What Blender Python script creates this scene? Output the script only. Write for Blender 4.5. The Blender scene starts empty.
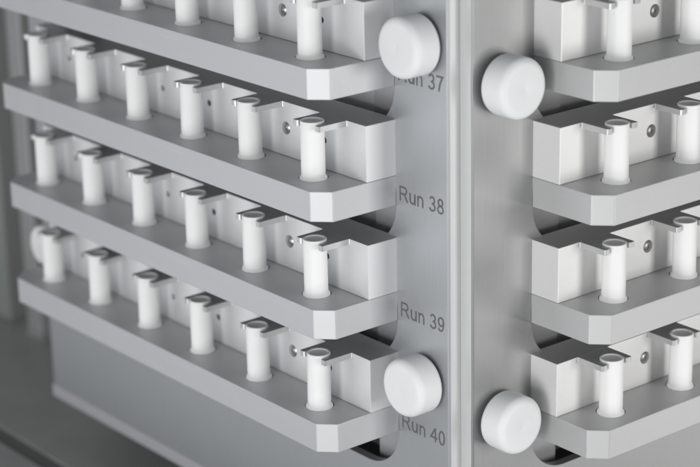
import bpy, bmesh, math, random
from mathutils import Vector, Matrix
random.seed(4)
S = 0.04                      # one tube pitch in metres
SC = bpy.context.scene
COL = SC.collection

# ------------------------------------------------------------------ camera
cam_d = bpy.data.cameras.new("camera")
cam = bpy.data.objects.new("camera", cam_d)
COL.objects.link(cam)
SC.camera = cam
cpos = Vector((13.22483, -11.97644, 8.00631)) * S
fwd = Vector((-0.73815851, 0.59488504, -0.3181726)).normalized()
rgt = Vector((0.6324838, 0.77432536, -0.01960802)).normalized()
upv = Vector((-0.23470459, 0.21571284, 0.94783001)).normalized()
M = Matrix((rgt, upv, -fwd)).transposed().to_4x4()
M.translation = cpos
cam.matrix_world = M
cam_d.sensor_width = 36.0
cam_d.lens = 36.0 * 2028.1059 / 700.0
cam_d.clip_start = 0.01
cam_d.clip_end = 50
cam_d.dof.use_dof = True
cam_d.dof.focus_distance = (Vector((-1.5, -0.6, 2.3)) * S - cpos).dot(fwd)
cam_d.dof.aperture_fstop = 10.0

# ------------------------------------------------------------------ light
w = bpy.data.worlds.new("World"); SC.world = w
w.use_nodes = True
w.node_tree.nodes["Background"].inputs[0].default_value = (0.93, 0.97, 1.0, 1)
w.node_tree.nodes["Background"].inputs[1].default_value = 0.19
SC.view_settings.view_transform = 'Standard'
SC.view_settings.look = 'None'
SC.view_settings.exposure = 0.36
SC.view_settings.gamma = 1.0

def softbox(name, pos, target, sx, sy, watts, colour=(1, 1, 1)):
    l = bpy.data.lights.new(name, 'AREA')
    l.shape = 'RECTANGLE'; l.size = sx * S; l.size_y = sy * S
    l.energy = watts; l.color = colour
    o = bpy.data.objects.new(name, l); COL.objects.link(o)
    o.location = Vector(pos) * S
    d = (Vector(target) - Vector(pos)).normalized()
    o.rotation_euler = d.to_track_quat('-Z', 'Y').to_euler()
    return o
softbox("softbox_left", (-13, -16, -1.0), (-3, 0, 1.5), 13, 13, 0.95, (0.95, 0.98, 1.0))
softbox("softbox_key_left", (7.5, -21, 2.2), (-2.0, 0, 1.5), 6, 9, 3.0, (1.0, 1.0, 1.0))
softbox("softbox_key_right", (20, 6.5, 2.0), (0, 1.5, 1.5), 6, 9, 2.5, (1.0, 0.99, 0.975))
softbox("added_fill_front_low", (12.5, -16, -4.5), (-0.5, -0.5, 1.5), 7, 8, 1.2, (1.0, 1.0, 1.0))  # unseen fill lamp, added to brighten the chamfered ledge corners
softbox("added_fill_low_right", (14, 20, -9), (0, 5, -1), 10, 7, 0.6, (1.0, 0.99, 0.98))  # unseen fill lamp, added to lift reflections low on the right panel

# ------------------------------------------------------------------ materials
def material(name, col, metallic=0.0, rough=0.5, streak=0.0, mottled=0.0, bump=0.0, sss=0.0, spec=0.5, axis='Z', scale=1.0, speck=0.0):
    m = bpy.data.materials.new(name); m.use_nodes = True
    nt = m.node_tree; b = nt.nodes["Principled BSDF"]
    b.inputs["Base Color"].default_value = (*col, 1)
    b.inputs["Metallic"].default_value = metallic
    b.inputs["Roughness"].default_value = rough
    b.inputs["Specular IOR Level"].default_value = spec
    if sss:
        b.inputs["Subsurface Weight"].default_value = sss
        b.inputs["Subsurface Radius"].default_value = (0.004, 0.004, 0.004)
        b.inputs["Subsurface Scale"].default_value = 1.0
    tc = nt.nodes.new("ShaderNodeTexCoord")
    if streak or mottled or bump:
        mp = nt.nodes.new("ShaderNodeMapping")
        fine, long_ = 2200 * scale, 40 * scale
        mp.inputs["Scale"].default_value = {'Z': (fine, fine, long_), 'X': (long_, fine, fine), 'Y': (fine, long_, fine)}[axis]
        nt.links.new(tc.outputs["Object"], mp.inputs[0])
        n1 = nt.nodes.new("ShaderNodeTexNoise"); n1.inputs["Scale"].default_value = 1.0; n1.inputs["Detail"].default_value = 3
        nt.links.new(mp.outputs[0], n1.inputs["Vector"])
        n2 = nt.nodes.new("ShaderNodeTexNoise"); n2.inputs["Scale"].default_value = 60 * scale; n2.inputs["Detail"].default_value = 5
        nt.links.new(tc.outputs["Object"], n2.inputs["Vector"])
        a = nt.nodes.new("ShaderNodeMath"); a.operation = 'MULTIPLY_ADD'
        nt.links.new(n1.outputs[0], a.inputs[0]); a.inputs[1].default_value = streak; a.inputs[2].default_value = 1 - streak / 2
        c = nt.nodes.new("ShaderNodeMath"); c.operation = 'MULTIPLY_ADD'
        nt.links.new(n2.outputs[0], c.inputs[0]); c.inputs[1].default_value = mottled; c.inputs[2].default_value = 1 - mottled / 2
        p = nt.nodes.new("ShaderNodeMath"); p.operation = 'MULTIPLY'
        nt.links.new(a.outputs[0], p.inputs[0]); nt.links.new(c.outputs[0], p.inputs[1])
        vm = nt.nodes.new("ShaderNodeVectorMath"); vm.operation = 'SCALE'
        vm.inputs[0].default_value = col
        nt.links.new(p.outputs[0], vm.inputs["Scale"])
        nt.links.new(vm.outputs[0], b.inputs["Base Color"])
        r = nt.nodes.new("ShaderNodeMath"); r.operation = 'MULTIPLY_ADD'
        nt.links.new(n2.outputs[0], r.inputs[0]); r.inputs[1].default_value = mottled * 1.2; r.inputs[2].default_value = rough - mottled * 0.6
        nt.links.new(r.outputs[0], b.inputs["Roughness"])
        if speck:
            vo = nt.nodes.new("ShaderNodeTexVoronoi"); vo.inputs["Scale"].default_value = 330
            nt.links.new(tc.outputs["Object"], vo.inputs["Vector"])
            lt = nt.nodes.new("ShaderNodeMath"); lt.operation = 'LESS_THAN'; lt.inputs[1].default_value = 0.055
            nt.links.new(vo.outputs["Distance"], lt.inputs[0])
            sp = nt.nodes.new("ShaderNodeSeparateColor"); nt.links.new(vo.outputs["Color"], sp.inputs[0])
            g2 = nt.nodes.new("ShaderNodeMath"); g2.operation = 'GREATER_THAN'; g2.inputs[1].default_value = 0.82
            nt.links.new(sp.outputs[0], g2.inputs[0])
            mu = nt.nodes.new("ShaderNodeMath"); mu.operation = 'MULTIPLY'
            nt.links.new(lt.outputs[0], mu.inputs[0]); nt.links.new(g2.outputs[0], mu.inputs[1])
            mp3 = nt.nodes.new("ShaderNodeMapping"); mp3.inputs["Rotation"].default_value = (0.6, 0.9, 0.4)
            mp3.inputs["Scale"].default_value = (25, 420, 420); nt.links.new(tc.outputs["Object"], mp3.inputs[0])
            n3 = nt.nodes.new("ShaderNodeTexNoise"); n3.inputs["Scale"].default_value = 1.0; n3.inputs["Detail"].default_value = 1
            nt.links.new(mp3.outputs[0], n3.inputs["Vector"])
            sc = nt.nodes.new("ShaderNodeMapRange"); sc.inputs["From Min"].default_value = 0.70; sc.inputs["From Max"].default_value = 0.74
            sc.inputs["To Max"].default_value = 0.12
            nt.links.new(n3.outputs[0], sc.inputs["Value"])
            ad = nt.nodes.new("ShaderNodeMath"); ad.operation = 'MAXIMUM'
            nt.links.new(mu.outputs[0], ad.inputs[0]); nt.links.new(sc.outputs[0], ad.inputs[1])
            k5 = nt.nodes.new("ShaderNodeMath"); k5.operation = 'MULTIPLY'; k5.inputs[1].default_value = speck
            nt.links.new(ad.outputs[0], k5.inputs[0])
            mx = nt.nodes.new("ShaderNodeMixRGB"); mx.inputs["Color2"].default_value = (0.85, 0.85, 0.85, 1)
            nt.links.new(k5.outputs[0], mx.inputs["Fac"]); nt.links.new(vm.outputs[0], mx.inputs["Color1"])
            nt.links.new(mx.outputs[0], b.inputs["Base Color"])
        if bump:
            bp = nt.nodes.new("ShaderNodeBump"); bp.inputs["Strength"].default_value = bump
            bp.inputs["Distance"].default_value = 0.0001
            nt.links.new(n1.outputs[0], bp.inputs["Height"]); nt.links.new(bp.outputs[0], b.inputs["Normal"])
    return m

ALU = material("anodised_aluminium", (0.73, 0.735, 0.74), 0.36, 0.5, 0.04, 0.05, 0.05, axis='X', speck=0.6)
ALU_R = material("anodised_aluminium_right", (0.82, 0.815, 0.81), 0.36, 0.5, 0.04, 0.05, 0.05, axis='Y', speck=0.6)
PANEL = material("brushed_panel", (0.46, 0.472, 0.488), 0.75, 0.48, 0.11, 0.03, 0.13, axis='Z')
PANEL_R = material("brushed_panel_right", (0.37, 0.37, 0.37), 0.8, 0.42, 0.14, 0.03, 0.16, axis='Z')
TRIM = material("corner_trim_metal", (0.62, 0.62, 0.62), 0.3, 0.42, 0.05, 0.04, 0.06, axis='Z')
LEDGE = material("ledge_aluminium", (0.53, 0.535, 0.545), 0.4, 0.47, 0.05, 0.05, 0.06, axis='X', speck=0.6)
LEDGE_R = material("ledge_aluminium_right", (0.54, 0.54, 0.54), 0.4, 0.47, 0.05, 0.05, 0.06, axis='Y', speck=0.6)
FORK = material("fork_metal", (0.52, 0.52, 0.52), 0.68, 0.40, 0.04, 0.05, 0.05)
LINER = material("liner_metal", (0.42, 0.42, 0.43), 0.4, 0.4, 0.03, 0.03)
PLASTIC = material("white_tube_plastic", (0.86, 0.86, 0.853), 0, 0.55, sss=0.15, spec=0.35)
CAPPL = material("cap_plastic", (0.74, 0.74, 0.73), 0, 0.5, sss=0.1)
KNOB = material("white_knob_plastic", (0.78, 0.785, 0.79), 0, 0.55, sss=0.3, spec=0.35)
STEEL = material("screw_steel", (0.55, 0.54, 0.53), 1.0, 0.42)
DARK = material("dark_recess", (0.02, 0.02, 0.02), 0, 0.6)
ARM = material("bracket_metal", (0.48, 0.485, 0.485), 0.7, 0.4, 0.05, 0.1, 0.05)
ARM_LIT = material("bracket_metal_lit", (0.66, 0.68, 0.67), 0.6, 0.4, 0.05, 0.1, 0.05)  # reflected light on the topmost left bracket, put into its colour
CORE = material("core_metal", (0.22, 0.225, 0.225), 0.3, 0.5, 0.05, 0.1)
INK = material("engraved_lettering", (0.13, 0.13, 0.135), 0, 0.7)
TABLE = material("dark_table", (0.33, 0.34, 0.33), 0.1, 0.45, 0, 0.3)
COLUMN = material("pale_column_paint", (0.25, 0.265, 0.255), 0, 0.7, 0, 0.1)
GASKET = material("dark_channel", (0.13, 0.135, 0.132), 0.0, 0.6, 0, 0.2)
LIP = material("lip_metal", (0.47, 0.47, 0.49), 0.3, 0.5, 0.03, 0.03)
WALL = material("backdrop_paint", (0.78, 0.80, 0.79), 0, 0.8, 0, 0.2)
POST = material("post_metal", (0.4, 0.4, 0.4), 0.4, 0.5, 0.05, 0.1)

# ------------------------------------------------------------------ helpers
def mir(p):                   # left unit -> right unit (reflection in the corner's bisector)
    return (-p[1], -p[0], p[2])

def finish(name, bm, mat, parent=None, origin=(0, 0, 0), mirror=False, smooth=False, label=None):
    """bm is in units, left-unit coordinates; origin in the same coordinates becomes the local origin"""
    ox = Vector(origin)
    for v in bm.verts:
        p = v.co - ox
        if mirror: p = Vector(mir(p))
        v.co = p * S
    bmesh.ops.recalc_face_normals(bm, faces=bm.faces)
    me = bpy.data.meshes.new(name); bm.to_mesh(me); bm.free()
    me.materials.append(mat)
    if smooth:
        for f in me.polygons: f.use_smooth = True
        me.set_sharp_from_angle(angle=math.radians(38))
    o = bpy.data.objects.new(name, me); COL.objects.link(o)
    if parent: o.parent = parent
    if label: o['label'] = label
    return o

def empty(name, loc, label, cat, group=None):
    o = bpy.data.objects.new(name, None); COL.objects.link(o)
    o.location = Vector(loc) * S; o.empty_display_size = 0.01
    o['label'] = label; o['category'] = cat
    if group: o['group'] = group
    return o

def copy_tree(o, parent=None):
    c = o.copy(); COL.objects.link(c)
    if parent: c.parent = parent
    for ch in list(o.children): copy_tree(ch, c)
    return c

def circle(cx, cy, r, n=40):
    return [(cx + r * math.cos(2 * math.pi * i / n), cy + r * math.sin(2 * math.pi * i / n)) for i in range(n)]

def rounded_rect(x0, x1, y0, y1, r, n=14):
    out = []
    for cx, cy, a0 in ((x1 - r, y0 + r, -90), (x1 - r, y1 - r, 0), (x0 + r, y1 - r, 90), (x0 + r, y0 + r, 180)):
        for i in range(n + 1):
            a = math.radians(a0 + 90 * i / n)
            out.append((cx + r * math.cos(a), cy + r * math.sin(a)))
    return out

def slab(outline, frame, depth, through=(), blind=(), bevel=None, bw=0.008, bseg=2):
    """prism of a 2-D outline; frame(u,v,w)->xyz ; w=0 is the front face, w=depth the back.
    through: loops; blind: (loop, hole depth).  bevel: predicate(mid_uvw, dir_uvw) choosing edges"""
    bm = bmesh.new()
    def loop(pts, w): return [bm.verts.new((p[0], p[1], w)) for p in pts]
    def ring(vs): return [bm.edges.new((vs[i], vs[(i + 1) % len(vs)])) for i in range(len(vs))]
    fo = loop(outline, 0.0); bo = loop(outline, depth)
    ef = ring(fo); eb = ring(bo)
    sides = [(fo, bo)]
    for t in through:
        a, b = loop(t, 0.0), loop(t, depth); ef += ring(a); eb += ring(b); sides.append((a, b))
    floors = []
    for t, d in blind:
        a, b = loop(t, 0.0), loop(t, d); ef += ring(a); sides.append((a, b)); floors.append(b)
    if through or blind:
        bmesh.ops.triangle_fill(bm, use_beauty=True, use_dissolve=False, edges=ef)
    else:
        bm.faces.new(fo)
    if through:
        bmesh.ops.triangle_fill(bm, use_beauty=True, use_dissolve=False, edges=eb)
    else:
        bm.faces.new(bo)
    for a, b in sides:
        n = len(a)
        for i in range(n):
            bm.faces.new((a[i], a[(i + 1) % n], b[(i + 1) % n], b[i]))
    for f in floors: bm.faces.new(f)
    bmesh.ops.recalc_face_normals(bm, faces=bm.faces)
    if bevel:
        es = []
        for e in bm.edges:
            if len(e.link_faces) != 2: continue
            if e.calc_face_angle(0) < math.radians(25): continue
            mid = (e.verts[0].co + e.verts[1].co) / 2
            d = (e.verts[1].co - e.verts[0].co).normalized()
            if bevel(mid, d): es.append(e)
        bmesh.ops.bevel(bm, geom=es, offset=bw, offset_type='OFFSET', segments=bseg, profile=0.5, affect='EDGES', clamp_overlap=True)
    for v in bm.verts: v.co = Vector(frame(v.co.x, v.co.y, v.co.z))
    return bm

def box(x0, x1, y0, y1, z0, z1, bw=0.0):
    return slab([(x0, y0), (x1, y0), (x1, y1), (x0, y1)], lambda u, v, w: (u, v, z0 + w), z1 - z0,
                bevel=(lambda m, d: True) if bw else None, bw=bw or 0.01)

def lathe(profile, axis='Z', n=64):
    """profile: (r, h) pairs; axis Z -> h up; axis Y -> h towards -Y"""
    bm = bmesh.new(); rings = []
    for r, h in profile:
        if r < 1e-6:
            rings.append([bm.verts.new((0, 0, h))])
        else:
            rings.append([bm.verts.new((r * math.cos(2 * math.pi * i / n), r * math.sin(2 * math.pi * i / n), h)) for i in range(n)])
    for a, b in zip(rings, rings[1:]):
        if len(a) == 1 and len(b) == 1: continue
        for i in range(n):
            j = (i + 1) % n
            if len(a) == 1: bm.faces.new((a[0], b[i], b[j]))
            elif len(b) == 1: bm.faces.new((a[i], a[j], b[0]))
            else: bm.faces.new((a[i], a[j], b[j], b[i]))
    if axis == 'Y':
        for v in bm.verts: v.co = Vector((v.co.x, -v.co.z, v.co.y))
    return bm

def arc(cr, ch, r, a0, a1, n=8):
    return [(cr + r * math.cos(math.radians(a0 + (a1 - a0) * i / n)), ch + r * math.sin(math.radians(a0 + (a1 - a0) * i / n))) for i in range(n + 1)]

# ------------------------------------------------------------------ dimensions (units = tube pitch)
D, E, c, h, t = 0.9256, 0.9213, 0.1535, 1.1805, 0.2983
a, H, r, rf, m, hc = 0.4826, 0.5745, 0.1168, 0.1351, 0.3604, 0.5555
wl, wr = 0.1731, 0.1508
TY = -D + 0.305
LEFT = -E - 5.966
TX = [-E - a - n for n in range(6)]
FT = 0.062                      # thickness of the fork plate
ROWS = ((3, '37'), (2, '38'), (1, '39'), (0, '40'))

# ------------------------------------------------------------------ setting
def setting(name, bm, mat):
    o = finish(name, bm, mat); o['kind'] = 'structure'; return o
setting('table_top', box(-40, 0.6, -0.42, 30, -3.0, -2.6), TABLE)
setting('table_edge_panel', box(-40, 0.6, -3.2, -0.68, -3.0, -2.6), TABLE)
setting('table_channel', box(-40, 0.6, -0.68, -0.42, -3.0, -2.63), GASKET)
setting('backdrop_wall', box(-40, -12.5, 12, 12.5, -2.6, 30), WALL)

setting('backdrop_column', box(-15, -11.6, 1.6, 1.9, -2.6, 12, 0.03), COLUMN)
p = empty('support_post', (-10.83, 1.75, -2.6), 'blurred grey upright post standing behind the far left end of the machine', 'post')
finish('post_shaft', box(-0.19, 0.19, -0.2, 0.2, 0.06, 12, 0.03), POST, p)
finish('foot_plate', box(-0.2, 0.2, -0.21, 0.21, 0.0, 0.06, 0.01), POST, p)

# ------------------------------------------------------------------ cabinet
cab = empty('machine_cabinet', (0, 0, -2.6), 'tall grey metal machine cabinet with brushed panels, engraved run numbers and a notched corner', 'cabinet')
def rel(o): o.location = (0, 0, 2.6 * S); return o
ZB, ZT = -2.05, 5.4
def panel(mirror):
    xr = -(wr if mirror else wl)
    wins = [rounded_rect(LEFT - 0.007, -E + 0.007, k * h - 0.765, k * h + 0.30, 0.49) for k in range(4)]
    bm = slab([(-7.68, ZB), (xr, ZB), (xr, ZT), (-7.68, ZT)], lambda u, v, w: (u, w, v), 0.1, through=wins,
              bevel=lambda m_, d: m_.z < 0.01 and (m_.x > -0.3 or m_.x < -7.5 or m_.y < ZB + .1), bw=0.018)
    return finish('side_panel', bm, PANEL_R if mirror else PANEL, cab, mirror=mirror)
pl = rel(panel(False)); pr_ = rel(panel(True))
pl['label'] = 'left brushed panel with engraved run numbers'
pr_['label'] = 'plain brushed right panel'
for mi, par in ((False, pl), (True, pr_)):
    # flanged lower lip of the panel
    bm = slab([(-7.69, ZB - 0.01), (-0.17, ZB - 0.01), (-0.17, ZB + 0.15), (-7.69, ZB + 0.15)], lambda u, v, w: (u, w - 0.02, v), 0.018 + 0.06,
              bevel=lambda m_, d: m_.z < 0.001, bw=0.014, bseg=3)
    finish('lower_lip', bm, LIP, par, mirror=mi)
# the notched corner post: one face looks along +X, the other along -Y
rel(finish('corner_trim', box(-wl - 0.05, -wl + 0.006, 0.022, wr + 0.04, ZB, ZT), TRIM, cab))
rel(finish('corner_trim', box(-wl + 0.009, -0.022, wr - 0.006, wr + 0.05, ZB, ZT), TRIM, cab))
# narrow returns of the two panels beside the notch
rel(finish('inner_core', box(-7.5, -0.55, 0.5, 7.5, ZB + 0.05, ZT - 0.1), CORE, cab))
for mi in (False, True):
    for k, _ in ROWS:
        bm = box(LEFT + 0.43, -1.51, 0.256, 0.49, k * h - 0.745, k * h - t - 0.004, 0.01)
        rel(finish('bracket', bm, DARK if k == 0 else (ARM_LIT if k == 3 and not mi else ARM), cab, mirror=mi))  # pale and black copies put reflection and shade into the bracket colour
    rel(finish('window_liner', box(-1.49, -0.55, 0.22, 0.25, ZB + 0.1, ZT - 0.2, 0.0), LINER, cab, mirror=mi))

# engraved text on the left panel: grotesque glyphs drawn as pen strokes (cap height 1)
def ell(cx, cy, rx, ry, a0, a1, n=22):
    return [(cx + rx * math.cos(math.radians(a0 + (a1 - a0) * i / n)), cy + ry * math.sin(math.radians(a0 + (a1 - a0) * i / n))) for i in range(n + 1)]
GLYPH = {
 'R': (1.008, [[(0.17, 0), (0.17, 1)], [(0.17, 0.945), (0.56, 0.945)] + ell(0.56, 0.72, 0.24, 0.225, 80, -80, 14) + [(0.56, 0.495), (0.17, 0.495)],
               [(0.50, 0.49), (0.60, 0.43), (0.70, 0.30), (0.90, 0.0)]]),
 'u': (0.777, [[(0.15, 0.725), (0.15, 0.27)] + ell(0.37, 0.27, 0.22, 0.215, 190, 350, 14) + [(0.60, 0.40)], [(0.615, 0.725), (0.615, 0)]]),
 'n': (0.777, [[(0.15, 0), (0.15, 0.725)], [(0.16, 0.40)] + ell(0.385, 0.45, 0.225, 0.225, 170, 10, 14) + [(0.61, 0.40), (0.61, 0)]]),
 ' ': (0.388, []),
 '3': (0.777, [ell(0.37, 0.725, 0.215, 0.215, 165, -75, 20) + [(0.34, 0.515)], [(0.34, 0.510)] + ell(0.37, 0.275, 0.255, 0.230, 85, -165, 24)]),
 '4': (0.777, [[(0.53, 0), (0.53, 0.97)], [(0.51, 0.95), (0.08, 0.295), (0.72, 0.295)]]),
 '7': (0.777, [[(0.08, 0.93), (0.66, 0.93), (0.50, 0.68), (0.38, 0.40), (0.30, 0.0)]]),
 '8': (0.777, [ell(0.385, 0.735, 0.205, 0.210, 90, 450, 30), ell(0.385, 0.275, 0.255, 0.230, 90, 450, 32)]),
 '9': (0.777, [ell(0.37, 0.67, 0.24, 0.275, 0, 360, 32), [(0.615, 0.70), (0.62, 0.50), (0.58, 0.27), (0.50, 0.13), (0.38, 0.055), (0.27, 0.06), (0.18, 0.12), (0.135, 0.24)]]),
 '0': (0.777, [ell(0.385, 0.49, 0.25, 0.45, 90, 450, 36)]),
}
def lettering(k, num):
    bm = bmesh.new(); x = 0; layer = 0; hw = 0.061
    K = 0.640 / 4.37; x00 = 0.11
    zb = k * h - 0.235
    for ch in 'Run ' + num:
        adv, strokes = GLYPH[ch]
        for st in strokes:
            P = [Vector(q) for q in st]; closed = (P[0] - P[-1]).length < 1e-5
            Ls, Rs = [], []
            for i_, q in enumerate(P):
                if closed and i_ in (0, len(P) - 1): d0, d1 = (P[-1] - P[-2]), (P[1] - P[0])
                else:
                    d0 = (q - P[i_ - 1]) if i_ > 0 else (P[1] - P[0])
                    d1 = (P[i_ + 1] - q) if i_ < len(P) - 1 else d0
                d0 = d0.normalized(); d1 = d1.normalized()
                nn = Vector((-(d0.y + d1.y), d0.x + d1.x)).normalized()
                ww = hw / max(0.45, nn.dot(Vector((-d0.y, d0.x))))
                y_ = -0.0016 - 0.0003 * (layer % 5)
                for arr, sg in ((Ls, 1), (Rs, -1)):
                    pt = q + nn * ww * sg
                    arr.append(bm.verts.new((-0.868 + (x + pt.x - x00) * K, y_, zb + pt.y * 0.150)))
            for i_ in range(len(P) - 1):
                bm.faces.new((Ls[i_], Ls[i_ + 1], Rs[i_ + 1], Rs[i_]))
            layer += 1
        x += adv
    return finish('run_number', bm, INK, pl, label='engraved text Run ' + num)
for k, num in ROWS: lettering(k, num)

# ------------------------------------------------------------------ racks
def make_rack(mirror):
    mat = ALU_R if mirror else ALU
    root = empty('tube_rack', (0, 0, 0), 'x', 'rack')
    O = (0, 0, 0)
    # ledge with six round seats
    outl = [(-E, 0.03), (-E, -D + c), (-E - c, -D), (LEFT + c, -D), (LEFT, -D + c), (LEFT, 0.03)]
    holes = [(circle(x - 0.016, TY + 0.016, 0.146, 40), 0.12) for x in TX]
    bm = slab(outl, lambda u, v, w: (u, v, -w), t, blind=holes,
              bevel=lambda m_, d: (m_.y < 0.0) and (abs(d.z) > .5 or m_.z < 0.001 or m_.z > t - 0.001) and min(abs(m_.x - x) + abs(m_.y - TY) for x in TX) > 0.25, bw=0.007)
    finish('ledge', bm, LEDGE_R if mirror else LEDGE, root, O, mirror)
    for x in TX:
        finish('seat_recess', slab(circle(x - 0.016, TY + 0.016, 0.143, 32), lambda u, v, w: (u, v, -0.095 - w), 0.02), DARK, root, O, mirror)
    # wall block with screw holes
    sx = [(-2.157, 0.066)]; small = [(-1.55, 0.032), (-3.46, 0.034), (-4.31, 0.034), (-6.18, 0.034)]
    bl = [(circle(x, 0.29, q, 32), 0.05) for x, q in sx] + [(circle(x, 0.29, q, 20), 0.06) for x, q in small]
    zt = hc - 0.005
    bm = slab([(LEFT, 0.004), (-E, 0.004), (-E, zt), (LEFT, zt)], lambda u, v, w: (u, -m + w, v), m + 0.03, blind=bl,
              bevel=lambda m_, d: m_.z < 0.001 and abs(d.y) > .9 and (m_.x > -E - .01 or m_.x < LEFT + .01), bw=0.007)
    finish('wall_block', bm, mat, root, O, mirror)
    for x, q in sx:
        pr = [(0, 0.0), (0.022, 0.0), (0.022, 0.022), (0.028, 0.03), (0.044, 0.022), (0.053, 0.0)]
        s = lathe([(0, 0.012), (0.020, 0.012), (0.022, 0.030), (0.036, 0.024), (0.052, 0.008), (0.056, -0.01)], 'Y', 32)
        for v in s.verts: v.co += Vector((x, -m + 0.03, 0.29))
        finish('screw', s, STEEL, root, O, mirror, smooth=True)
    for x, q in small:
        s = slab(circle(x, 0.29, q - 0.002, 20), lambda u, v, w: (u, -m + 0.035 + w, v), 0.02)
        finish('small_hole', s, DARK, root, O, mirror)
    # thin sheet of darker metal along the top of the wall, then six slim forks that hold the tube tops
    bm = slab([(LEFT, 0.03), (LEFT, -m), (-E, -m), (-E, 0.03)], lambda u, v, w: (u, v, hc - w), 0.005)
    finish('dark_top_sheet', bm, FORK, root, O, mirror)
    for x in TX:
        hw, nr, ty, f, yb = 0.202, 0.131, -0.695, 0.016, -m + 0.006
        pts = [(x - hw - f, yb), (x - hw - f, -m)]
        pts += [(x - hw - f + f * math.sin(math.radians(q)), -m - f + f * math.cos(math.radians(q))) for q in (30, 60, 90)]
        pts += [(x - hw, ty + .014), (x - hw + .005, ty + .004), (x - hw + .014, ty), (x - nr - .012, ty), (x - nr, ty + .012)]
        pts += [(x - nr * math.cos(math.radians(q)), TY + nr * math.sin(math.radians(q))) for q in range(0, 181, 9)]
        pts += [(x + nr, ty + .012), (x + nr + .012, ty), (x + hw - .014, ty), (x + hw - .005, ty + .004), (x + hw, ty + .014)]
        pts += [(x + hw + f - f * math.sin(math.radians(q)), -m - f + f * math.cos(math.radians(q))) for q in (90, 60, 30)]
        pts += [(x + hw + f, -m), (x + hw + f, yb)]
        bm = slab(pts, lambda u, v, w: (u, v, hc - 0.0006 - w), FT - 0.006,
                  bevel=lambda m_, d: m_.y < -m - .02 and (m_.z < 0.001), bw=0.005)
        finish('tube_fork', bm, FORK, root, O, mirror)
    return root

rackL = make_rack(False); rackR = make_rack(True)
where = {'37': 'topmost', '38': 'second from top', '39': 'third from top', '40': 'lowest'}
for side, proto in (('left', rackL), ('right', rackR)):
    for i, (k, num) in enumerate(ROWS):
        o = proto if i == 0 else copy_tree(proto)
        o.location = Vector((0, 0, k * h)) * S
        if side == 'left':
            o['label'] = 'grey metal rack ledge, %s on the left panel, ending beside engraved Run %s' % (where[num], num)
        else:
            o['label'] = 'grey metal rack ledge, %s on the plain right panel' % where[num]
        o['group'] = 'tube racks on the machine panels'

# ------------------------------------------------------------------ tubes
def make_tube():
    root = empty('storage_tube', (0, 0, 0), 'x', 'tube')
    R1 = r
    prof = [(0, -0.05), (R1, -0.05), (R1, 0.03)] + [(R1, 0.25), (R1, H - 0.012)] + arc(R1 - 0.008, H - 0.008, 0.008, 0, 90, 4) \
         + arc(R1 - 0.018, H - 0.006, 0.006, 90, 180, 3) + [(R1 - 0.024, H - 0.05)]
    finish('tube_body', lathe(prof), PLASTIC, root, smooth=True)
    prof = [(R1 + 0.001, -0.06), (rf, -0.06), (rf, 0.010), (rf - 0.002, 0.015), (rf - 0.006, 0.019), (R1 + 0.006, 0.025), (R1 + 0.0025, 0.031), (R1 + 0.0006, 0.040)]
    finish('base_collar', lathe(prof), PLASTIC, root, smooth=True)
    prof = [(0, H - 0.017), (0.05, H - 0.017), (0.078, H - 0.014), (R1 - 0.030, H - 0.012), (R1 - 0.0245, H - 0.016), (R1 - 0.0245, H - 0.045)]
    finish('end_cap', lathe(prof), CAPPL, root, smooth=True)
    return root
tube = make_tube()
ordn = ['first', 'second', 'third', 'fourth', 'fifth', 'sixth']
first = True
for side in ('left', 'right'):
    for k, num in ROWS:
        for n in range(6):
            if side == 'right' and n > 2: continue
            o = tube if first else copy_tree(tube); first = False
            pos = (TX[n], TY, k * h)
            if side == 'right': pos = mir(pos)
            o.location = Vector(pos) * S
            o.rotation_euler = (math.radians(random.uniform(-.5, .5)), math.radians(random.uniform(-.5, .5)), random.uniform(0, 6.28))
            if side == 'left':
                o['label'] = 'white capped tube, %s from the corner on the left rack beside Run %s' % (ordn[n], num)
            else:
                o['label'] = 'white capped tube, %s from the corner on the %s right rack' % (ordn[n], {'37': 'topmost', '38': 'second', '39': 'third', '40': 'lowest'}[num])
            o['group'] = 'white tubes standing in the racks'

# ------------------------------------------------------------------ knobs
def make_knob(mirror):
    root = empty('round_knob', (0, 0, 0), 'x', 'knob')
    R, L = 0.29, 0.338
    prof = [(0, 0.03), (R - 0.05, 0.03)] + arc(R - 0.05, 0.08, 0.05, -90, 0, 6) + [(R, L - 0.08)] + arc(R - 0.075, L - 0.075, 0.075, 0, 90, 12) \
         + [(0.12, L + 0.0005), (0.034, L + 0.0005), (0.028, L - 0.0005), (0.018, L - 0.003), (0.0, L - 0.0035)]
    bm = lathe(prof, 'Y', 72)
    finish('grip', bm, KNOB, root, mirror=mirror, smooth=True)
    finish('spindle', lathe([(0, 0.0), (0.11, 0.0), (0.11, 0.04), (0, 0.04)], 'Y', 32), STEEL, root, mirror=mirror, smooth=True)
    return root
kl = make_knob(False); kr = make_knob(True)
kn = [(kl, False, -0.500, 3.727, 'round white plastic knob above the engraved Run 37'),
      (kl, False, -0.500, 0.377, 'round white plastic knob above the engraved Run 40'),
      (kl, False, -7.30, 0.10, 'blurred white knob at far left, half behind the farthest tube beside Run 40'),
      (kr, True, -0.490, 3.355, 'upper white plastic knob on the plain right panel'),
      (kr, True, -0.490, 0.016, 'lower white plastic knob on the plain right panel')]
used = set()
for proto, mi, x, z, lab in kn:
    o = copy_tree(proto) if proto.name in used else proto
    used.add(proto.name)
    pos = (x, 0, z)
    o.location = Vector(mir(pos) if mi else pos) * S
    if x < -5: o.scale = (0.84, 0.84, 0.84)
    o['label'] = lab; o['group'] = 'round white panel knobs'
